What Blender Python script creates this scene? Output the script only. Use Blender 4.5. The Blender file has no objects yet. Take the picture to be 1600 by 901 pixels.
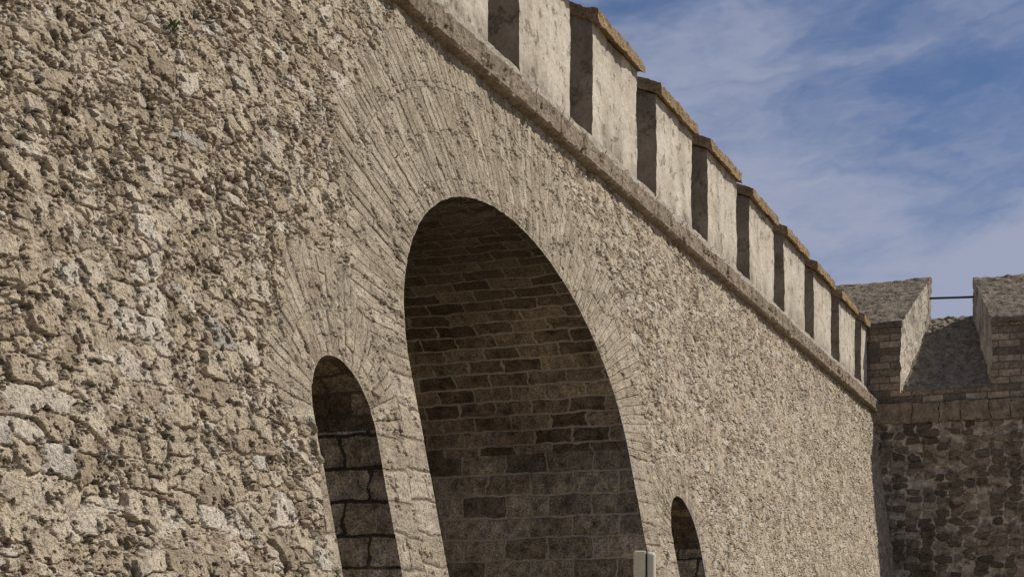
import bpy, bmesh, math, random
import numpy as np
from mathutils import Vector, noise as mnoise

random.seed(7); rng = np.random.RandomState(11)
scene = bpy.context.scene
scene.view_settings.view_transform = 'Standard'
scene.view_settings.look = 'None'
scene.view_settings.exposure = 0
CZ = 1.6            # eye height; heights below are relative to the eye
YF = 64.5           # where the return wall stands
HW = 9.93           # reference height of wall plane
COL = scene.collection

# ---------------------------------------------------------------- numpy noise
def h2(ix, iy, seed):
    a = ix.astype(np.int64)*374761393 + iy.astype(np.int64)*668265263 + seed*974634777
    a = (a ^ (a >> 13)) & 0xffffffff
    a = (a*1274126177) & 0xffffffff
    a = (a ^ (a >> 16)) & 0xffffffff
    a = (a*2246822519) & 0xffffffff
    a = a ^ (a >> 15)
    return (a & 0xffffff)/float(0x1000000)
def vnoise(x, y, seed=0):
    ix = np.floor(x).astype(np.int64); iy = np.floor(y).astype(np.int64)
    fx = x-ix; fy = y-iy
    fx = fx*fx*(3-2*fx); fy = fy*fy*(3-2*fy)
    a = h2(ix,iy,seed); b = h2(ix+1,iy,seed); c = h2(ix,iy+1,seed); d = h2(ix+1,iy+1,seed)
    return (a*(1-fx)+b*fx)*(1-fy) + (c*(1-fx)+d*fx)*fy
def fbm(x, y, seed=0, oc=4, gain=.55):
    s = 0; amp = 1; t = 0
    for i in range(oc):
        s = s + amp*vnoise(x, y, seed+i*17); t += amp; amp *= gain
        x, y = x*1.93*.94 - y*1.93*.34 + 5.1, x*1.93*.34 + y*1.93*.94 + 9.7
    return s/t
def vor(x, y, seed, jit=.9, box=.6):
    ix = np.floor(x).astype(np.int64); iy = np.floor(y).astype(np.int64)
    f1 = np.full(x.shape, 9.); f2 = np.full(x.shape, 9.)
    cx = np.zeros(x.shape, np.int64); cy = cx.copy(); dx1 = np.zeros(x.shape); dy1 = dx1.copy()
    for i in (-1,0,1):
        for j in (-1,0,1):
            jx = ix+i; jy = iy+j
            px = jx+.5+(h2(jx,jy,seed)-.5)*jit; py = jy+.5+(h2(jx,jy,seed+5)-.5)*jit
            dx = x-px; dy = y-py
            d = np.hypot(dx, dy)*(1-box) + np.maximum(np.abs(dx), np.abs(dy))*box
            n = d < f1
            f2 = np.where(n, f1, np.minimum(f2, d))
            f1 = np.where(n, d, f1)
            cx = np.where(n, jx, cx); cy = np.where(n, jy, cy)
            dx1 = np.where(n, dx, dx1); dy1 = np.where(n, dy, dy1)
    return f2-f1, dx1, dy1, cx, cy
def sstep(x, a, b):
    t = np.clip((x-a)/(b-a), 0, 1); return t*t*(3-2*t)

def rubble(u, v, seed=0, pbig=.35, rough=1.0):
    """u along wall, v up (metres) -> height, tone, joint"""
    wu = u + .24*(fbm(u*.9, v*.9, seed+1, 3)-.5) + .075*(fbm(u*5, v*5, seed+2, 4, .65)-.5)
    wv = v + .18*(fbm(u*.9+40, v*.9, seed+3, 3)-.5) + .065*(fbm(u*5+40, v*5, seed+4, 4, .65)-.5)
    def layer(su, sv, sd, w):
        e, dx, dy, cx, cy = vor(wu/su, wv/sv, sd, .78, .8)
        r = h2(cx, cy, sd+11); r2 = h2(cx, cy, sd+12); tx = h2(cx, cy, sd+13)-.5; ty = h2(cx, cy, sd+14)-.5
        dome = sstep(e, .0, w)
        h = dome*(.55+.6*r) + (tx*dx+ty*dy)*1.9*dome
        return h, r2, dome, h2(cx, cy, sd+15), r
    hb, tb, db, kb, _ = layer(.46, .27, seed+21, .13)
    hm, tm, dm, km, _ = layer(.24, .15, seed+31, .19)
    hs, ts, ds, ks, _ = layer(.12, .08, seed+41, .34)
    isb = kb < pbig
    iss = km < .28
    H = np.where(isb, hb*.050, np.where(iss, hs*.026+.012*dm, hm*.042))
    T = np.where(isb, tb, np.where(iss, ts, tm))
    J = np.where(isb, db, np.where(iss, ds, dm))
    H = np.where(isb, H, H*(.3+.7*np.clip(db*1.5,0,1)))
    e1 = fbm(u*1.1, v*1.1, seed+51, 4, .6)         # patches where mortar fills flush
    worn = sstep(e1, .50, .62)
    H = H*(1-.55*worn) + .022*worn
    r1 = fbm(u*2.0, v*2.0, seed+52, 5, .6)-.5
    r3 = fbm(u*13, v*13, seed+54, 4, .74)-.5
    q = fbm(u*1.7+7, v*2.4, seed+57, 6, .62)*8
    led = (np.floor(q) + sstep(q-np.floor(q), .38, .54))/8 - .5
    pit = sstep(fbm(u*9, v*9, seed+55, 5, .7), .585, .64)
    H = H + rough*(.04*r1 + .065*led + .026*r3 - .032*pit) + .01
    J = J*(1-.25*worn) + .25*worn
    return H, T, J, pit

# ---------------------------------------------------------------- helpers
def link(o, parent=None):
    COL.objects.link(o)
    if parent is not None:
        o.parent = parent
    return o

def mesh_obj(name, verts, faces, mat=None, parent=None, smooth=False):
    me = bpy.data.meshes.new(name)
    me.from_pydata([tuple(v) for v in verts], [], [tuple(f) for f in faces])
    me.update()
    o = bpy.data.objects.new(name, me)
    if mat:
        for m in (mat if isinstance(mat, (list, tuple)) else [mat]):
            me.materials.append(m)
    if smooth:
        me.polygons.foreach_set('use_smooth', [True]*len(me.polygons))
    return link(o, parent)

def top(name, label, cat, loc=(0,0,0)):
    e = bpy.data.objects.new(name, None); e.location = loc
    e["label"] = label; e["category"] = cat
    return link(e)

def bm_obj(name, bm, mats, parent=None, smooth=False):
    me = bpy.data.meshes.new(name); bm.to_mesh(me); bm.free()
    for m in (mats if isinstance(mats,(list,tuple)) else [mats]): me.materials.append(m)
    if smooth: me.polygons.foreach_set('use_smooth', [True]*len(me.polygons))
    o = bpy.data.objects.new(name, me)
    return link(o, parent)

def roughen(bm, amp, sc, seed=0.0, amp2=0.0, sc2=8.0):
    off = Vector((seed*3.1, seed*1.7, seed*2.3))
    for v in bm.verts:
        p = v.co*sc + off
        d = mnoise.noise_vector(p)*amp
        if amp2: d += (mnoise.noise_vector(v.co*sc2+off)+.6*mnoise.noise_vector(v.co*sc2*2.3+off))*amp2
        v.co += d

def subdiv(bm, maxlen):
    for _ in range(8):
        es = [e for e in bm.edges if e.calc_length() > maxlen]
        if not es: break
        bmesh.ops.subdivide_edges(bm, edges=es, cuts=1, use_grid_fill=True)

def hexa(bm, pts):
    v = [bm.verts.new(p) for p in pts]
    fs = [(3,2,1,0),(4,5,6,7),(0,1,5,4),(1,2,6,5),(2,3,7,6),(3,0,4,7)]
    return [bm.faces.new([v[i] for i in f]) for f in fs]

# ---------------------------------------------------------------- node helper
class N:
    def __init__(s, mat):
        s.nt = mat.node_tree
    def new(s, t, **kw):
        n = s.nt.nodes.new(t)
        for k, v in kw.items(): setattr(n, k, v)
        return n
    def put(s, inp, v):
        if isinstance(v, bpy.types.NodeSocket): s.nt.links.new(v, inp)
        elif v is not None: inp.default_value = v
    def math(s, op, a, b=None, c=None, clamp=False):
        n = s.new('ShaderNodeMath', operation=op); n.use_clamp = clamp
        s.put(n.inputs[0], a); s.put(n.inputs[1], b)
        if c is not None: s.put(n.inputs[2], c)
        return n.outputs[0]
    def vmath(s, op, a, b=None):
        n = s.new('ShaderNodeVectorMath', operation=op)
        s.put(n.inputs[0], a); s.put(n.inputs[1], b)
        return n.outputs[0]
    def noise(s, vec, scale, detail=4, rough=.55, col=False, dist=0):
        n = s.new('ShaderNodeTexNoise'); s.put(n.inputs['Vector'], vec)
        n.inputs['Scale'].default_value = scale; n.inputs['Detail'].default_value = detail
        n.inputs['Roughness'].default_value = rough; n.inputs['Distortion'].default_value = dist
        return n.outputs['Color'] if col else n.outputs['Fac']
    def ramp(s, fac, stops, interp='LINEAR'):
        n = s.new('ShaderNodeValToRGB'); s.put(n.inputs[0], fac); cr = n.color_ramp
        cr.interpolation = interp
        while len(cr.elements) < len(stops): cr.elements.new(.5)
        for e, (p, c) in zip(cr.elements, stops):
            e.position = p
            e.color = (c, c, c, 1) if isinstance(c, (int, float)) else (*c, 1)
        return n.outputs[0]
    def smooth(s, v, a, b, lo=0., hi=1.):
        n = s.new('ShaderNodeMapRange', interpolation_type='SMOOTHSTEP'); s.put(n.inputs['Value'], v)
        n.inputs['From Min'].default_value = a; n.inputs['From Max'].default_value = b
        n.inputs['To Min'].default_value = lo; n.inputs['To Max'].default_value = hi
        return n.outputs['Result']
    def mix(s, f, a, b, kind='RGBA', blend='MIX'):
        n = s.new('ShaderNodeMix', data_type=kind)
        if kind == 'RGBA':
            n.blend_type = blend; i = (6, 7); o = 2
        else: i = (2, 3); o = 0
        s.put(n.inputs[0], f)
        for k, v in zip(i, (a, b)):
            if isinstance(v, tuple) and len(v) == 3: v = (*v, 1)
            s.put(n.inputs[k], v)
        return n.outputs[o]
    def attr(s, name):
        n = s.new('ShaderNodeAttribute'); n.attribute_name = name; return n
    def brick(s, vec, w, h, mortar, rough_mortar=.15, offset=.5):
        n = s.new('ShaderNodeTexBrick'); s.put(n.inputs['Vector'], vec)
        n.inputs['Color1'].default_value = (0,0,0,1); n.inputs['Color2'].default_value = (1,1,1,1)
        n.inputs['Mortar'].default_value = (.5,.5,.5,1)
        n.inputs['Scale'].default_value = 1; n.inputs['Mortar Size'].default_value = mortar
        n.inputs['Mortar Smooth'].default_value = rough_mortar
        n.inputs['Brick Width'].default_value = w; n.inputs['Row Height'].default_value = h
        n.offset = offset
        return n.outputs['Color'], n.outputs['Fac']
    def finish(s, color, height=None, rough=.95, scale=1.0):
        b = s.new('ShaderNodeBsdfPrincipled'); o = s.new('ShaderNodeOutputMaterial')
        s.put(b.inputs['Base Color'], color); s.put(b.inputs['Roughness'], rough)
        b.inputs['Specular IOR Level'].default_value = .12
        s.nt.links.new(b.outputs[0], o.inputs['Surface'])
        if height is not None:
            d = s.new('ShaderNodeBump'); d.inputs['Distance'].default_value = scale
            s.put(d.inputs['Height'], height); s.nt.links.new(d.outputs[0], b.inputs['Normal'])

def newmat(name):
    m = bpy.data.materials.new(name); m.use_nodes = True; m.node_tree.nodes.clear()
    return m, N(m)

VH = .15; VW = 1.5
def mat_stonework(name, stones, mortar, pit=(.13,.10,.065), bump=.045, jpow=1.0, ring=False, crev=.65):
    """colour driven by per-vertex tone / joint / pit attributes written with the relief"""
    m, n = newmat(name)
    P = n.new('ShaderNodeTexCoord').outputs['Object']
    a = n.attr('stone'); s = n.new('ShaderNodeSeparateXYZ'); n.put(s.inputs[0], a.outputs['Vector'])
    T, J, PT = s.outputs[0], s.outputs[1], s.outputs[2]
    f1 = n.noise(P, 3.5, 6, .65); f2 = n.noise(P, 28, 4, .76)
    st = n.ramp(T, stones)
    mo = n.mix(n.smooth(f1, .35, .65), mortar[0], mortar[1])
    c = n.mix(n.smooth(J, .0, .75*jpow), mo, st)
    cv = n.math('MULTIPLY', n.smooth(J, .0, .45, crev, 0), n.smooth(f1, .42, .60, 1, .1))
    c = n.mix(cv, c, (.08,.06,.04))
    h = n.math('ADD', n.math('MULTIPLY', f2, bump), n.math('MULTIPLY', f1, .06))
    if ring:
        rg = n.attr('ring'); sr = n.new('ShaderNodeSeparateXYZ'); n.put(sr.inputs[0], rg.outputs['Vector'])
        mk = sr.outputs[2]
        w = n.vmath('SUBTRACT', n.noise(P, 9, 3, .6, True), (.5,.5,.5))
        rv = n.vmath('ADD', n.vmath('MULTIPLY', rg.outputs['Vector'], (1,1,0)), n.vmath('MULTIPLY', w, (.05,.02,0)))
        bc, bf = n.brick(rv, VW, VH, .007, .4)
        s2 = n.new('ShaderNodeSeparateColor'); n.put(s2.inputs[0], bc)
        tool = n.noise(n.vmath('MULTIPLY', rv, (2.0, 30, 1)), 1, 4, .65)
        rc = n.ramp(s2.outputs[0], [(0,(.36,.295,.21)),(.5,(.455,.38,.28)),(1,(.53,.45,.34))])
        rc = n.mix(1.0, rc, n.ramp(tool, [(.32,.70),(.6,1.08)]), blend='MULTIPLY')
        gap = n.math('MULTIPLY', bf, n.smooth(f1, .40, .60, .3, .85))
        rc = n.mix(gap, rc, (.12,.092,.062))
        c = n.mix(mk, c, rc)
        hr = n.math('SUBTRACT', n.math('MULTIPLY', tool, .034), n.math('MULTIPLY', bf, .016))
        hr = n.math('ADD', hr, n.math('MULTIPLY', s2.outputs[0], .012))
        h = n.math('ADD', h, n.math('MULTIPLY', hr, mk))
    c = n.mix(n.math('MULTIPLY', PT, .65), c, pit)
    c = n.mix(1.0, c, n.ramp(f1, [(.3,.70),(.5,.98),(.7,1.18)]), blend='MULTIPLY')
    c = n.mix(1.0, c, n.ramp(f2, [(.36,.38),(.46,.97),(.68,1.2)]), blend='MULTIPLY')
    n.finish(c, h)
    return m

def mat_lining(name, vault, jamb, mortar_v, mortar_j, crown_dark=None):
    m, n = newmat(name)
    P = n.new('ShaderNodeTexCoord').outputs['Object']
    uv = n.attr('ring').outputs['Vector']
    w = n.vmath('SUBTRACT', n.noise(P, 1.8, 5, .66, True), (.5,.5,.5))
    uv = n.vmath('ADD', uv, n.vmath('MULTIPLY', w, (.42,.17,0)))
    c1, b1 = n.brick(uv, .76, .29, .024, .3, .45)
    c2, b2 = n.brick(uv, .90, .42, .026, .3, .43)
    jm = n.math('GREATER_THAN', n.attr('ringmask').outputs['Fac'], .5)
    bf = n.mix(jm, b1, b2, 'FLOAT'); bc = n.mix(jm, c1, c2)
    s = n.new('ShaderNodeSeparateColor'); n.put(s.inputs[0], bc); r = s.outputs[0]
    f1 = n.noise(P, 4.5, 7, .68); f2 = n.noise(P, 30, 4, .72)
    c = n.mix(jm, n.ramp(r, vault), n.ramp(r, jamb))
    c = n.mix(1.0, c, n.ramp(f1, [(.32,.36),(.5,.95),(.68,1.45)]), blend='MULTIPLY')
    c = n.mix(1.0, c, n.ramp(f2, [(.36,.35),(.5,1.0),(.66,1.5)]), blend='MULTIPLY')
    mm = n.math('MULTIPLY', n.smooth(n.math('SUBTRACT', bf, n.math('MULTIPLY', n.math('SUBTRACT', f1, .42), .6)), .3, .6), .9)
    mm = n.math('MULTIPLY', mm, n.smooth(n.noise(P, 1.3, 4, .6), .30, .46, .6, 1))
    c = n.mix(mm, c, n.mix(jm, mortar_v, mortar_j))
    c = n.mix(1.0, c, n.ramp(n.noise(P, .6, 4, .6), [(.38,.82),(.6,1.12)]), blend='MULTIPLY')
    if crown_dark:   # darker towards the crown
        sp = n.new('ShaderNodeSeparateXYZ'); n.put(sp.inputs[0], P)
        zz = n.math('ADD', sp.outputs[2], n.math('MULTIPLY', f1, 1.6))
        k = n.smooth(zz, crown_dark[0], crown_dark[1], 0, .65)
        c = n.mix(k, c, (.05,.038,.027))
    h = n.math('MULTIPLY', n.math('SUBTRACT', 1, bf), n.math('MULTIPLY_ADD', r, .07, .06))
    h = n.math('ADD', h, n.math('MULTIPLY', f1, .16))
    h = n.math('ADD', h, n.math('MULTIPLY', f2, .08))
    n.finish(c, h)
    return m

def mat_plaster(name, a, b, c_, stain, k=1.0):
    m, n = newmat(name)
    P = n.new('ShaderNodeTexCoord').outputs['Object']
    f1 = n.noise(P, 1.3, 7, .64); f2 = n.noise(P, 16, 5, .72)
    st = n.noise(n.vmath('MULTIPLY', P, (1.7,1.7,.5)), 1.0, 7, .64)
    c = n.ramp(f1, [(.3,a),(.5,b),(.7,c_)])
    c = n.mix(n.smooth(st, .48, .70, 0, .6), c, stain)
    pe = n.smooth(n.noise(P, 2.4, 9, .74), .56, .64)
    c = n.mix(n.math('MULTIPLY', pe, .5*k), c, (.28,.215,.145))
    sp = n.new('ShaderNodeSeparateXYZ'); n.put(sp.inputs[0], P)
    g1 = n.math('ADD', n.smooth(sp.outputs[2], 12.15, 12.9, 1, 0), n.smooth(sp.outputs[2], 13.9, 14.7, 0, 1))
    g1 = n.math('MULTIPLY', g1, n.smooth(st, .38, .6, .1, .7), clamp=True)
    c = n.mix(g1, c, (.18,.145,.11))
    c = n.mix(1.0, c, n.ramp(f2, [(.33,.64),(.46,1.0),(.7,1.08)]), blend='MULTIPLY')
    h = n.math('ADD', n.math('MULTIPLY', f2, .018), n.math('MULTIPLY', pe, -.02))
    h = n.math('ADD', h, n.math('MULTIPLY', f1, .035))
    n.finish(c, h); return m

def mat_brown(name, stops, rowh=None, bw=.5, axis='YZ', mort=(.3,.26,.2), hi=1.0):
    m, n = newmat(name)
    P = n.new('ShaderNodeTexCoord').outputs['Object']
    f1 = n.noise(P, 3, 8, .7); f2 = n.noise(P, 18, 5, .72)
    c = n.ramp(f1, stops)
    c = n.mix(1.0, c, n.ramp(f2, [(.34,.35),(.48,1.0),(.68,1.25)]), blend='MULTIPLY')
    h = n.math('ADD', n.math('MULTIPLY', f1, .12), n.math('MULTIPLY', f2, .06*hi))
    if rowh:
        sp = n.new('ShaderNodeSeparateXYZ'); n.put(sp.inputs[0], P)
        cb = n.new('ShaderNodeCombineXYZ')
        n.put(cb.inputs[0], sp.outputs[1] if axis == 'YZ' else sp.outputs[0]); n.put(cb.inputs[1], sp.outputs[2])
        v = n.vmath('ADD', cb.outputs[0], n.vmath('MULTIPLY', n.vmath('SUBTRACT', n.noise(P, 2.5, 3, .6, True), (.5,.5,.5)), (.12,.12,0)))
        bc, bf = n.brick(v, bw, rowh, .025, .4)
        s = n.new('ShaderNodeSeparateColor'); n.put(s.inputs[0], bc)
        c = n.mix(1.0, c, n.ramp(s.outputs[0], [(0,.55),(1,1.4)]), blend='MULTIPLY')
        c = n.mix(n.math('MULTIPLY', bf, .75), c, mort)
        h = n.math('ADD', h, n.math('MULTIPLY', bf, -.04))
    n.finish(c, h); return m

def mat_simple(name, col, rough=.6, metal=0, var=.2, sc=12):
    m, n = newmat(name)
    P = n.new('ShaderNodeTexCoord').outputs['Object']
    f = n.noise(P, sc, 5, .6)
    c = n.mix(1.0, col, n.ramp(f, [(.3,1-var),(.7,1+var)]), blend='MULTIPLY')
    n.finish(c, n.math('MULTIPLY', f, .002), rough)
    m.node_tree.nodes['Principled BSDF'].inputs['Metallic'].default_value = metal
    return m

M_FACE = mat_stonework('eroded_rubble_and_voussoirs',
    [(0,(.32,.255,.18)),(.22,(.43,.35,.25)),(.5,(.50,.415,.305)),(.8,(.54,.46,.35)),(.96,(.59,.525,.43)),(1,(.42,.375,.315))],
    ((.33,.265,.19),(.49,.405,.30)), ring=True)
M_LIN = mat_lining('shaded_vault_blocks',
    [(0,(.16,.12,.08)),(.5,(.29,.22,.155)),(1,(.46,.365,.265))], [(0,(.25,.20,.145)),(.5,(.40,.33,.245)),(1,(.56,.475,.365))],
    (.60,.515,.40), (.64,.555,.44), crown_dark=(8.5, 9.8))
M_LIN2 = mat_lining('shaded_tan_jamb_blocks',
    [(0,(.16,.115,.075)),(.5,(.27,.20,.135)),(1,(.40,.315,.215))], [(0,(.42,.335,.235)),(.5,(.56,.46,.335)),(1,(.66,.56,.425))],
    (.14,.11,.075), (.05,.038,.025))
M_PLA = mat_plaster('weathered_lime_plaster', (.39,.335,.255), (.475,.42,.33), (.545,.49,.40), (.27,.225,.175))
M_SIDE = mat_plaster('shade_darkened_brown_plaster', (.17,.135,.095), (.26,.21,.155), (.35,.295,.225), (.12,.095,.07), 1.2)  # darker plaster copy: shade on merlon ends put into the colour, plus brown stains
M_CORN = mat_brown('brown_weathered_cornice_stone', [(.3,(.19,.145,.10)),(.5,(.31,.245,.175)),(.7,(.43,.355,.265))], hi=1.5)
M_CAP = mat_brown('ochre_brick_coping', [(.3,(.17,.11,.055)),(.5,(.32,.22,.12)),(.7,(.44,.325,.20))], hi=1.3)
M_LEDGE = mat_brown('grey_lime_ledge', [(.3,(.27,.23,.18)),(.5,(.39,.34,.275)),(.7,(.49,.44,.365))])
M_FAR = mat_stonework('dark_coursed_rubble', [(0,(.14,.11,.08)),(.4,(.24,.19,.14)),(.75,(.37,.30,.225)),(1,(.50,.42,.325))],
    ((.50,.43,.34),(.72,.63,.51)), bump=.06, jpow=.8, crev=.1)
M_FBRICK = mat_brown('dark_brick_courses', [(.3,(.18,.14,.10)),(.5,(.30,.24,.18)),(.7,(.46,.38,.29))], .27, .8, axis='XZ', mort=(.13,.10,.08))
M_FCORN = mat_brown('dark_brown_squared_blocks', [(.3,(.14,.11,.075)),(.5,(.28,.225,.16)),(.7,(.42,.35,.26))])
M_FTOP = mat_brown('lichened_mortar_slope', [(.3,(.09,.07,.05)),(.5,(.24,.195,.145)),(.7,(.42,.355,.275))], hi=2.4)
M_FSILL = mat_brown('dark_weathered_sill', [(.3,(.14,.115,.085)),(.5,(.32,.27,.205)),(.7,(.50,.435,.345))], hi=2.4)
M_IRON = mat_simple('rusty_iron', (.07,.04,.025), .8, .3)
M_RAIL = mat_simple('green_grey_painted_steel', (.05,.07,.065), .5, .5)

# ---------------------------------------------------------------- wall surface
def batter(y):
    y = np.asarray(y, float)
    t = np.clip((y-25)/(YF-25), 0, 1)
    return .2 - .06*t
def face_x(y, z):
    return -(10.7 - batter(y)*(HW - z))

ARCH = [dict(yc=25.25, A=4.95, zs=4.0, R=3.45, tl=.85, tr=.9, tt=2.6, seed=1, rs=1.66, m=1.5),
        dict(yc=18.02, A=.83, zs=2.92, R=.86, tl=.3, tr=.75, tt=1.3, seed=2, rs=.55, m=2.0),
        dict(yc=33.35, A=1.12, zs=2.45, R=1.08, tl=.6, tr=.4, tt=.8, seed=3, rs=.55, m=2.0)]
for a in ARCH:
    th = np.linspace(0, math.pi, 721)
    y = a['A']*np.cos(th); z = a['R']*np.sin(th)
    L = np.concatenate([[0], np.cumsum(np.hypot(np.diff(y), np.diff(z)))])
    a['th'] = th; a['L'] = L
    a['jit'] = np.random.RandomState(a['seed']).uniform(-.008, .008, 400)
SC = .355
def arch_coords(a, y, z):
    dy = y-a['yc']; dz = z-a['zs']; up = dz > 0
    q = np.sqrt((dy/a['A'])**2 + (np.where(up, dz, 0)/a['R'])**2)
    th = np.arctan2(np.where(up, dz, 0)/a['R'], dy/a['A'])
    rad = np.hypot(a['A']*np.cos(th), a['R']*np.sin(th))
    rho = np.where(up, (q-1)*rad, np.abs(dy)-a['A'])
    s = np.interp(th, a['th'], a['L'])
    s = np.where(up & (rho > a['rs']), s*a['m'], s)
    s = np.where(up, s, np.where(dy > 0, dz*SC, a['L'][-1]-dz*SC))
    return rho, s, th, q, rad
def jit(a, s):
    return a['jit'][(np.floor(s/VH).astype(int)) % 400]

def set_attrs(me, **kw):
    for k, v in kw.items():
        v = np.asarray(v, np.float32)
        if v.ndim == 2:
            at = me.attributes.new(k, 'FLOAT_VECTOR', 'POINT'); at.data.foreach_set('vector', v.ravel())
        else:
            at = me.attributes.new(k, 'FLOAT', 'POINT'); at.data.foreach_set('value', v)

def grid_mesh(name, V, nr, nc, keep=None, mat=None, parent=None, smooth=True, **attrs):
    i, j = np.meshgrid(np.arange(nr-1), np.arange(nc-1), indexing='ij')
    a = (i*nc+j).ravel(); F = np.stack([a, a+1, a+nc+1, a+nc], 1)
    if keep is not None: F = F[keep]
    used = np.zeros(len(V), bool); used[F.ravel()] = True
    idx = np.cumsum(used)-1
    V2 = V[used]; F = idx[F]
    me = bpy.data.meshes.new(name)
    me.vertices.add(len(V2)); me.vertices.foreach_set('co', V2.astype(np.float32).ravel())
    me.loops.add(F.size); me.loops.foreach_set('vertex_index', F.astype(np.int32).ravel())
    me.polygons.add(len(F)); me.polygons.foreach_set('loop_start', np.arange(0, F.size, 4, dtype=np.int32))
    me.polygons.foreach_set('use_smooth', np.full(len(F), smooth, bool))
    me.update(calc_edges=True)
    set_attrs(me, **{k: np.asarray(v)[used] for k, v in attrs.items()})
    if mat: me.materials.append(mat)
    o = bpy.data.objects.new(name, me)
    return link(o, parent)

WALL = top('fortress_wall', 'long battered beige rubble fortress wall with arches and crenellated parapet', 'wall')

ys = [-14.0]
while ys[-1] < YF+.6:
    y = ys[-1]; ys.append(y + (.2 if y < 9.5 else max(.015, (.0010 if y < 37 else .0013)*y)))
ys = np.array(ys)
zs = np.concatenate([np.arange(-1.6, .4, .1), np.arange(.4, 9.86, .016), [9.9]])
nc, nr = len(ys), len(zs)
YY, ZZ = np.meshgrid(ys, zs)
Y = YY.ravel().copy(); Z = ZZ.ravel().copy()
ci = (YY[:-1,:-1]+YY[1:,1:]).ravel()/2; cz = (ZZ[:-1,:-1]+ZZ[1:,1:]).ravel()/2
keep = np.ones(len(ci), bool)
for a in ARCH: keep &= arch_coords(a, ci, cz)[0] > 0
cntk = np.zeros((nr, nc), int); cnta = np.zeros((nr, nc), int)
kk = keep.reshape(nr-1, nc-1).astype(int)
for di in (0,1):
    for dj in (0,1):
        cntk[di:nr-1+di, dj:nc-1+dj] += kk; cnta[di:nr-1+di, dj:nc-1+dj] += 1
bd = ((cntk < cnta) & (cntk > 0)).ravel()
for a in ARCH:
    rho, s, th, q, rad = arch_coords(a, Y, Z)
    sel = bd & (np.abs(rho) < .25)
    t = jit(a, s)-.012
    up = sel & (Z > a['zs']); lo = sel & ~(Z > a['zs'])
    k = (1+t/rad)/q
    Y[up] = (a['yc'] + (Y-a['yc'])*k)[up]; Z[up] = (a['zs'] + (Z-a['zs'])*k)[up]
    Y[lo] = (a['yc'] + np.sign(Y-a['yc'])*(a['A']+t))[lo]
ring = np.zeros((len(Y), 2)); rmask = np.full(len(Y), -9.); fade = np.ones(len(Y))
for k, a in enumerate(ARCH):
    rho, s, th, q, rad = arch_coords(a, Y, Z)
    side = np.where(Y > a['yc'], a['tr'], a['tl'])
    T = side + (a['tt']-side)*np.abs(np.sin(th))**.5*(Z > a['zs'])
    mm = T - rho
    better = mm > rmask
    ring[better, 0] = rho[better]; ring[better, 1] = s[better] + 40*VH*8*k
    rmask = np.maximum(rmask, mm)
    fade = np.minimum(fade, np.clip(rho/.05, .1, 1))
# rubble relief
pb = np.clip(.20 + .40*sstep(21-Y, 0, 7)*sstep(5.5-Z, 0, 3.5), 0, .85)
H, T, J, PT = rubble(Y, Z, 100, pb)
# relief grows towards the rougher, more eroded near end of the wall
H = .01 + (H-.01)*(.78 + .42*sstep(24-Y, 0, 9))
# voussoir relief
U = ring[:,0] + .08*(fbm(Y*1.4, Z*1.4, 5, 3)-.5) + 20; Vv = ring[:,1] + .035*(fbm(Y*1.8, Z*1.8, 6, 3)-.5)
row = np.floor(Vv/VH); fv = Vv/VH - row
uo = (U + np.where(row.astype(int) % 2 == 0, VW*.5, 0))/VW
cu = np.floor(uo); fu = uo-cu
er = np.minimum(np.minimum(fv, 1-fv)*VH, np.minimum(fu, 1-fu)*VW)
hr_ = h2(row.astype(np.int64), cu.astype(np.int64), 10)
jr = sstep(er, .0, .018)
Hr = jr*(.009+.017*hr_) + .040*(fbm(Y*2.2, Z*2.2, 13, 4, .6)-.5) + .018*(fbm(Y*14, Z*14, 14, 3, .65)-.5) \
     - .030*sstep(fbm(Y*4, Z*4, 15, 5, .65), .60, .67) + .005
pier = (Z < 4.0)*(Y > 18.8)*(Y < 20.4)
mk = sstep(rmask + 1.4*(fbm(Y*1.3, Z*1.3, 16, 5, .68)-.5)*(1-pier), -.08, .16)
H = H*(1-mk) + Hr*mk; J = J*(1-mk)+mk; PT = PT*(1-.6*mk)
X = face_x(Y, Z) + H*fade
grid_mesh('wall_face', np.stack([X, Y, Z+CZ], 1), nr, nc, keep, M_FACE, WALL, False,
          stone=np.stack([T, J, PT], 1), ring=np.stack([U, Vv, mk], 1))

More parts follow.
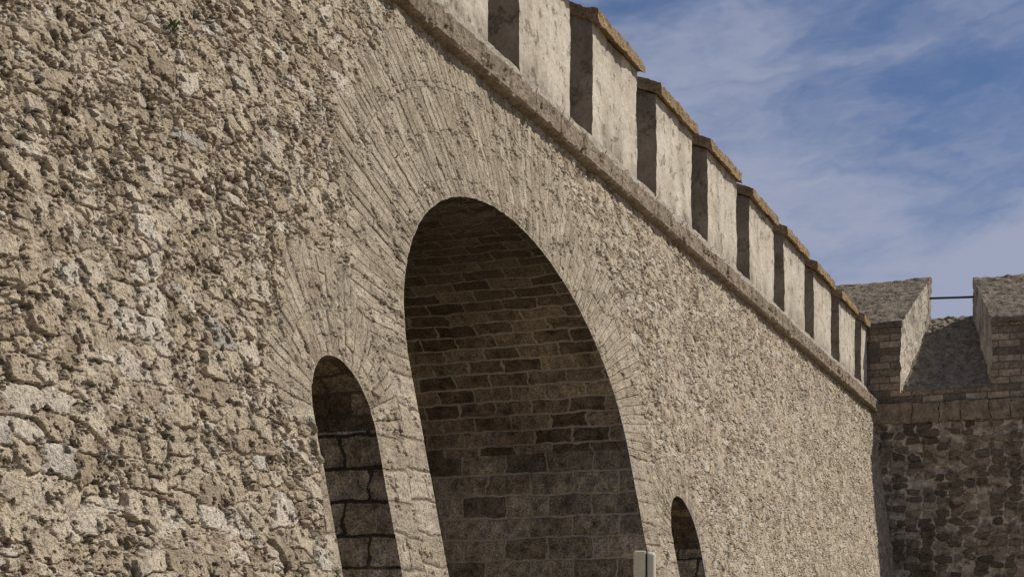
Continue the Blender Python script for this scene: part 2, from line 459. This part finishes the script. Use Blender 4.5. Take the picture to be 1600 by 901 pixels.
# ---- arch linings
for k, a in enumerate(ARCH):
    step = .035; Lt = a['L'][-1]; big = (k == 0)
    zb = -1.6
    sj = np.arange(zb-a['zs'], 0, step); st = np.arange(0, Lt, step); sl = np.arange(0, a['zs']-zb+step, step)
    yy = np.concatenate([np.full(len(sj), a['A']), a['A']*np.cos(np.interp(st, a['L'], a['th'])), np.full(len(sl), -a['A'])])
    zz = np.concatenate([sj, a['R']*np.sin(np.interp(st, a['L'], a['th'])), -sl])
    vv = np.concatenate([sj, st, Lt+sl]); sr = np.concatenate([sj*SC, st, Lt+sl*SC])
    jm = (zz < (.12 if big else .05)).astype(float)
    depth = 8.5 if big else 4.0
    dd = np.concatenate([np.linspace(0, .12, 4)[:-1], np.arange(.12, depth, .045 if big else .035)])
    n1, n2 = len(yy), len(dd)
    TT, DD = np.meshgrid(np.arange(n1), dd)
    vt = vv[TT]
    j = jit(a, sr)[TT]*np.clip(1-DD/.5, 0, 1)
    hh = np.clip(DD/.15, 0, 1)*(.10*(fbm(DD*1.6, vt*2.0, 60+k, 5, .62)-.5) + .07*(fbm(DD*9, vt*9, 70+k, 3)-.5))
    rr = np.hypot(yy, np.maximum(zz, 0))[TT]
    sc = 1 + (j-hh)/rr
    Yv = a['yc'] + yy[TT]*sc
    Zv = a['zs'] + np.where(zz[TT] > 0, zz[TT]*sc, zz[TT])
    Xv = face_x(Yv, Zv) - .006 - DD
    rg = np.stack([Xv.ravel()+40, vt.ravel()+20+k*7.3, np.zeros(TT.size)], 1)
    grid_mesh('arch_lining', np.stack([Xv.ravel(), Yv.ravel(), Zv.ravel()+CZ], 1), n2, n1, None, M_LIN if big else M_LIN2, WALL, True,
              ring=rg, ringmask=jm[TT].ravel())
    bx = face_x(a['yc'], a['zs']) - depth + .9
    vs = [(bx, a['yc']-a['A']-.6, 0), (bx, a['yc']+a['A']+.6, 0), (bx, a['yc']+a['A']+.6, a['zs']+a['R']+CZ+.5), (bx, a['yc']-a['A']-.6, a['zs']+a['R']+CZ+.5)]
    mesh_obj('back_wall', vs, [(0,1,2,3)], M_FBRICK, WALL)

# ---- cornice blocks: profile swept along, chipped
def dens(p, d):
    out = []
    for a, b in zip(p, p[1:]+p[:1]):
        k = max(1, int(math.hypot(b[0]-a[0], b[1]-a[1])/d))
        if a[0] < -11.0 and b[0] < -11.0: k = 1
        for i in range(k): out.append((a[0]+(b[0]-a[0])*i/k, a[1]+(b[1]-a[1])*i/k))
    return out
def sweep(name, prof, y0, y1, mat, parent, step=.06, amp=.03, fine=.03, blocks=None, seed=0):
    n = len(prof); yl = np.arange(y0, y1+step, step)
    pr = np.array(prof); c = pr.mean(0)
    perim = np.concatenate([[0], np.cumsum(np.hypot(*np.diff(pr, axis=0).T))])
    PP, YL = np.meshgrid(perim, yl)
    PX = np.broadcast_to(pr[:,0], PP.shape).copy(); PZ = np.broadcast_to(pr[:,1], PP.shape).copy()
    front = (PX > -10.95)
    h = amp*2*(fbm(YL*1.2, PP*1.2, seed, 4)-.5) + fine*2*(fbm(YL*9, PP*9, seed+3, 4, .65)-.5) - .06*sstep(fbm(YL*3.5, PP*3.5, seed+5, 4, .6), .58, .70)
    if blocks:
        bi = np.floor(YL/blocks); fb = YL/blocks-bi
        bi = bi.astype(np.int64)
        h += (h2(bi, bi*0, seed+9)-.5)*.035 - .05*(1-sstep(np.minimum(fb, 1-fb)*blocks, 0, .05))
        PZ = PZ + front*(h2(bi, bi*0, seed+10)-.5)*.02
    PX = PX + front*h*.9; PZ = PZ + front*h*.4*np.sign(PZ-c[1])
    V = np.stack([PX.ravel(), YL.ravel(), PZ.ravel()+CZ], 1)
    me = bpy.data.meshes.new(name); m = len(yl)
    F = [(i*n+j, i*n+(j+1)%n, (i+1)*n+(j+1)%n, (i+1)*n+j) for i in range(m-1) for j in range(n)]
    F += [tuple(range(n))[::-1], tuple((m-1)*n+q for q in range(n))]
    me.from_pydata(V.tolist(), [], F)
    bm = bmesh.new(); bm.from_mesh(me); bmesh.ops.recalc_face_normals(bm, faces=bm.faces); bm.to_mesh(me); bm.free()
    me.materials.append(mat); o = bpy.data.objects.new(name, me)
    return link(o, parent)
sweep('cornice', dens([(-10.80,9.72),(-10.46,9.73),(-10.42,9.77),(-10.43,10.14),(-10.48,10.19),(-10.80,10.27),(-11.4,10.27),(-11.4,9.72)], .05),
      8, YF+.15, M_CORN, WALL, .05, .03, .04, 1.25, 31)
sweep('parapet_base', dens([(-10.80,10.20),(-10.62,10.25),(-10.78,10.58),(-10.86,10.66),(-12.9,10.70),(-12.9,10.20)], .08),
      8, YF+.1, M_LEDGE, WALL, .08, .03, .04, None, 41)
mesh_obj('walkway', [(-11.3,-14,10.15+CZ),(-11.3,YF+.4,10.15+CZ),(-32,YF+.4,10.15+CZ),(-32,-14,10.15+CZ)], [(0,1,2,3)], M_LEDGE, WALL)

# ---- merlons
for i in range(-5, 8):
    y0 = 31.85 + 4.48*i; y1 = y0 + 3.0
    if i == 7: y1 = YF - .1
    if i == -1: y0, y1 = 27.78, 30.5
    if i == -2: y0, y1 = 23.2, 26.32
    if y0 < 8: continue
    zt = 13.01 + random.uniform(-.05, .05); xf = -10.87; xb = -12.5; sl = .42
    bm = bmesh.new()
    hexa(bm, [(xb,y0,10.45+CZ),(xf,y0,10.45+CZ),(xf,y1,10.45+CZ),(xb,y1,10.45+CZ),
              (xb,y0,zt+sl*1.63+CZ),(xf,y0,zt+CZ),(xf,y1,zt+CZ),(xb,y1,zt+sl*1.63+CZ)])
    bmesh.ops.recalc_face_normals(bm, faces=bm.faces)
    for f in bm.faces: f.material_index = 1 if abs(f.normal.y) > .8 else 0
    subdiv(bm, .1)
    roughen(bm, .035, .9, i+20, .014, 6)
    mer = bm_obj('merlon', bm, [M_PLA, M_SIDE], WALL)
    bm = bmesh.new()
    o = .15; e = .09; th = .25
    hexa(bm, [(xb-.1,y0-e,zt+sl*1.73+CZ),(xf+o,y0-e,zt-.05+CZ),(xf+o,y1+e,zt-.05+CZ),(xb-.1,y1+e,zt+sl*1.73+CZ),
              (xb-.1,y0-e,zt+th+sl*1.73+CZ),(xf+o-.02,y0-e,zt+th-.03+CZ),(xf+o-.02,y1+e,zt+th-.03+CZ),(xb-.1,y1+e,zt+th+sl*1.73+CZ)])
    bmesh.ops.recalc_face_normals(bm, faces=bm.faces)
    subdiv(bm, .07)
    roughen(bm, .03, 1.5, i+50, .03, 6)
    bm_obj('coping', bm, M_CAP, mer)

# ---- short rusty spikes along the ledge
def hook_mesh():
    bm = bmesh.new()
    pts = [Vector((0,0,0)), Vector((.03,0,.09)), Vector((.07,.02,.13))]
    r = .009; rings = []
    for p in pts:
        rings.append([bm.verts.new(p + Vector((math.cos(t)*r, math.sin(t)*r, 0))) for t in np.linspace(0, 2*math.pi, 7)[:-1]])
    for a, b in zip(rings[:-1], rings[1:]):
        for i in range(6): bm.faces.new((a[i], a[(i+1)%6], b[(i+1)%6], b[i]))
    bm.faces.new(rings[0][::-1]); bm.faces.new(rings[-1])
    me = bpy.data.meshes.new('iron_spike'); bm.to_mesh(me); bm.free(); me.materials.append(M_IRON)
    return me
hm = hook_mesh()
y = 28.0
while y < 45:
    h = bpy.data.objects.new('iron_spike', hm)
    h.location = (-10.60, y, 10.23+CZ); h.rotation_euler = (random.uniform(-.6,.6), random.uniform(-.3,.3), random.uniform(-1,1))
    link(h, WALL); y += random.choice([.35, .9, 1.3])

# ================================================================ return wall
FAR = top('bastion_wall', 'shaded dark rubble bastion wall with wide splayed cannon embrasure', 'wall')
xs = np.arange(-11.6, 14, .035); zf = np.arange(-1.6, 9.32, .03)
XX, ZF = np.meshgrid(xs, zf); x = XX.ravel(); z = ZF.ravel()
wx = x + .30*(fbm(x*1.1, z*1.1, 301, 4)-.5) + .12*(fbm(x*6, z*6, 311, 3)-.5); wz = z + .12*(fbm(x*1.2, z*1.2, 302, 4)-.5) + .09*(fbm(x*6, z*6, 312, 3)-.5)
e, dx, dy, cx, cy = vor(wx/.52, wz/.28, 303, .6, .8)
r = h2(cx, cy, 304); d = sstep(e + .22*(fbm(x*5, z*5, 305, 3)-.5), .08, .24)
miss = (h2(cx, cy, 306) < .12)
d = np.where(miss, d*.2, d)
h = d*(.04+.08*r) + .08*(fbm(x*2.5, z*2.5, 307, 5, .6)-.5) + .06*(fbm(x*10, z*10, 308, 3)-.5)
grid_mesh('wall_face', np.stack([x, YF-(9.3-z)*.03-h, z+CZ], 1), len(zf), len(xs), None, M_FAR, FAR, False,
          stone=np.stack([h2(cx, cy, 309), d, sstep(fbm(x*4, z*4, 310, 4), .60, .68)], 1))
def xblock(name, pts, mat, parent, ml=.3, amp=.03, amp2=.02, seed=0):
    bm = bmesh.new(); hexa(bm, pts); bmesh.ops.recalc_face_normals(bm, faces=bm.faces)
    subdiv(bm, ml); roughen(bm, amp, 1.2, seed, amp2, 5)
    return bm_obj(name, bm, mat, parent)
def B(x0,x1,y0,y1,z0,z1):
    return [(x0,y0,z0+CZ),(x1,y0,z0+CZ),(x1,y1,z0+CZ),(x0,y1,z0+CZ),(x0,y0,z1+CZ),(x1,y0,z1+CZ),(x1,y1,z1+CZ),(x0,y1,z1+CZ)]
bm = bmesh.new(); x = -10.9
while x < 14:
    w_ = random.uniform(.5, 1.9); p = random.uniform(.12, .24); t_ = random.uniform(-.06, .04)
    hexa(bm, B(x+.015, x+w_-.015, YF-p, YF+.6, 9.24+t_*.6, 9.98+t_)); x += w_
bmesh.ops.recalc_face_normals(bm, faces=bm.faces); subdiv(bm, .12); roughen(bm, .06, 1.2, 3, .05, 5)
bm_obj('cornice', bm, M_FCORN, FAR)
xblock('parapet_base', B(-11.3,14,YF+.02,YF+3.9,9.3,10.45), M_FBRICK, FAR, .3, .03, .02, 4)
YB = YF+3.9
def far_merlon(xl_f, xr_f, xl_b, xr_b, sd, dz=0):
    z0, zfr, zbk = 10.4, 12.95+dz, 15.45+dz
    yf = YF+.03
    bm = bmesh.new()
    hexa(bm, [(xl_f,yf,z0+CZ),(xr_f,yf,z0+CZ),(xr_b,YB,z0+CZ),(xl_b,YB,z0+CZ),
              (xl_f,yf,zfr+CZ),(xr_f,yf,zfr+CZ),(xr_b,YB,zbk+CZ),(xl_b,YB,zbk+CZ)])
    bmesh.ops.recalc_face_normals(bm, faces=bm.faces)
    for f in bm.faces:
        f.material_index = 2 if f.normal.z > .5 else (0 if abs(f.normal.y) > .8 else 1)
    subdiv(bm, .14); roughen(bm, .06, 1.1, sd, .05, 4)
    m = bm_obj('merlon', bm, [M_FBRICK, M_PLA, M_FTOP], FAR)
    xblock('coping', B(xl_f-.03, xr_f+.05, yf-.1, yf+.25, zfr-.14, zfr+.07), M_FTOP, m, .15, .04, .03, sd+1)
    return m
far_merlon(-14.5, -9.6, -15.0, -8.97, 61, .14)
far_merlon(-6.25, -1.6, -7.33, -.9, 62)
far_merlon(2.0, 7.4, 1.2, 8.2, 63)
for (a,b,c,d,sd) in [(-9.75,-6.1,-9.1,-7.2,71), (-1.75,2.15,-1.05,1.35,72)]:
    y0 = YF+.12
    xblock('embrasure_sill', [(a,y0,10.3+CZ),(b,y0,10.3+CZ),(d,YB-.02,10.3+CZ),(c,YB-.02,10.3+CZ),
                          (a,y0,10.55+CZ),(b,y0,10.55+CZ),(d,YB-.02,13.95+CZ),(c,YB-.02,13.95+CZ)], M_FSILL, FAR, .12, .08, .07, sd)
def cyl(name, p0, p1, r, mat, parent, seg=10):
    p0, p1 = Vector(p0), Vector(p1); d = p1-p0
    bm = bmesh.new(); bmesh.ops.create_cone(bm, cap_ends=True, segments=seg, radius1=r, radius2=r, depth=d.length)
    o = bm_obj(name, bm, mat, parent, True); o.location = (p0+p1)/2
    o.rotation_euler = d.to_track_quat('Z','Y').to_euler()
    return o
cyl('handrail', (-9.2,YB-.2,14.74+CZ), (-7.1,YB-.2,14.64+CZ), .045, M_RAIL, FAR)

# ================================================================ floodlight post
LP = (-4.40, 14.39)
FL = top('floodlight', 'small cream floodlight housing on a slim metal post', 'floodlight', (LP[0], LP[1], 0))
M_SHELL = mat_simple('beige_painted_metal', (.50,.46,.37), .5, 0, .06)
M_LENS = mat_simple('cream_panel', (.55,.50,.36), .45, 0, .1)
M_DK = mat_simple('dark_gasket', (.03,.03,.03), .6)
def rbox(name, c, s, mat, parent, bev=.02, rot=0, seg=3):
    bm = bmesh.new(); bmesh.ops.create_cube(bm, size=1)
    for v in bm.verts: v.co = Vector((v.co.x*s[0], v.co.y*s[1], v.co.z*s[2]))
    bmesh.ops.bevel(bm, geom=bm.edges[:], offset=bev, segments=seg, affect='EDGES', profile=.5)
    o = bm_obj(name, bm, mat, parent, False); o.location = c; o.rotation_euler = (0,0,rot)
    return o
zt = 1.035+CZ; R_ = .35
p = cyl('post', (0,0,0), (0,0,zt-.34), .035, M_SHELL, FL)
rbox('housing', (.04,0,zt-.18), (.09,.15,.34), M_SHELL, FL, .035, R_, 5)
rbox('light_panel', (-.052,-.033,zt-.175), (.105,.155,.35), M_LENS, FL, .012, R_)
rbox('gasket', (.002,-.018,zt-.18), (.02,.14,.32), M_DK, FL, .006, R_)

# ================================================================ weeds
M_LEAF = mat_simple('weed_leaves', (.07,.11,.035), .7, 0, .4)
def weed(y, z, n, r):
    x = float(face_x(y, z))+.05
    t = top('wall_weed', 'small green weed growing from a wall crevice', 'plant', (x, y, z+CZ)); t["group"] = 'weeds rooted in the wall'
    bm = bmesh.new()
    for i in range(n):
        d = Vector((random.uniform(.1,1), random.uniform(-1,1), random.uniform(-.5,1))).normalized()
        c = d*r*random.uniform(.3,1); s = r*.28
        u = d.cross(Vector((0,0,1))).normalized()*s*.4
        vs = [bm.verts.new(q) for q in (c, c+d*s*.6+u, c+d*s*1.5, c+d*s*.6-u)]
        bm.faces.new(vs)
        a = bm.verts.new((0,0,0)); b = bm.verts.new((0,0,.006))
        bm.faces.new((a, vs[0], b))
    bm_obj('leaves', bm, M_LEAF, t)
weed(15.35, 6.85, 60, .12)
weed(16.9, 1.0, 40, .08)

# ================================================================ ground
mg, n = newmat('pale_gravel_ground')
P = n.new('ShaderNodeTexCoord').outputs['Object']
f = n.noise(P, .4, 6, .6); g = n.noise(P, 30, 4, .7)
c = n.ramp(f, [(.3,(.27,.23,.17)),(.7,(.37,.32,.245))]); c = n.mix(1.0, c, n.ramp(g, [(.3,.75),(.7,1.15)]), blend='MULTIPLY')
n.finish(c, n.math('MULTIPLY', g, .01))
gr = mesh_obj('ground', [(-2000,-2000,0),(2000,-2000,0),(2000,2000,0),(-2000,2000,0)], [(0,1,2,3)], mg)
gr["kind"] = 'structure'; gr["label"] = 'pale gravelly ground before the fortress wall'; gr["category"] = 'ground'

# ================================================================ light
sd = Vector((.56, .30, .71)).normalized()
elev = math.asin(sd.z); az = math.atan2(sd.x, sd.y)
ld = bpy.data.lights.new('sun', 'SUN'); ld.energy = 5.0; ld.angle = math.radians(.5); ld.color = (1, .95, .87)
lo = bpy.data.objects.new('sun', ld); lo.rotation_euler = sd.to_track_quat('Z','Y').to_euler(); lo.location = (20,20,40); link(lo)

w = bpy.data.worlds.new('World'); scene.world = w; w.use_nodes = True
nt = w.node_tree; nt.nodes.clear(); n = N(w)
sky = n.new('ShaderNodeTexSky'); sky.sky_type = 'NISHITA'; sky.sun_disc = False
sky.sun_elevation = elev; sky.sun_rotation = az; sky.air_density = 1.0; sky.dust_density = .3; sky.ozone_density = 3.0
D = n.new('ShaderNodeTexCoord').outputs['Generated']
mp = n.new('ShaderNodeMapping'); n.put(mp.inputs[0], D); mp.inputs['Rotation'].default_value = (.05, .15, .3)
mp.inputs['Location'].default_value = (.52, .11, .33)
Q = n.vmath('MULTIPLY', mp.outputs[0], (3.6, 3.6, 10))
Q = n.vmath('ADD', Q, n.vmath('MULTIPLY', n.noise(Q, 1.3, 5, .6, True), (1.0,1.0,1.4)))
cl = n.noise(Q, 1.5, 9, .54)
sep = n.new('ShaderNodeSeparateXYZ'); n.put(sep.inputs[0], D)
lowb = n.smooth(sep.outputs[2], .18, .36, .24, -.02)
cm = n.smooth(n.math('ADD', cl, lowb), .36, .74, .12, .95)
base = n.mix(1.0, sky.outputs[0], (.28,.37,.50), blend='MULTIPLY')
colr = n.mix(cm, base, (2.65,2.9,3.85))
bg = n.new('ShaderNodeBackground'); n.put(bg.inputs[0], colr); bg.inputs[1].default_value = .13
out = n.new('ShaderNodeOutputWorld'); nt.links.new(bg.outputs[0], out.inputs[0])

# ================================================================ camera
cd = bpy.data.cameras.new('camera'); cam = bpy.data.objects.new('camera', cd); link(cam)
cam.location = (0,0,CZ)
cam.rotation_euler = (math.radians(90), 0, math.atan(1030/2600))
cd.sensor_width = 36; cd.lens = 2600/1600*36; cd.shift_y = 589.5/1600; cd.clip_end = 6000
scene.camera = cam
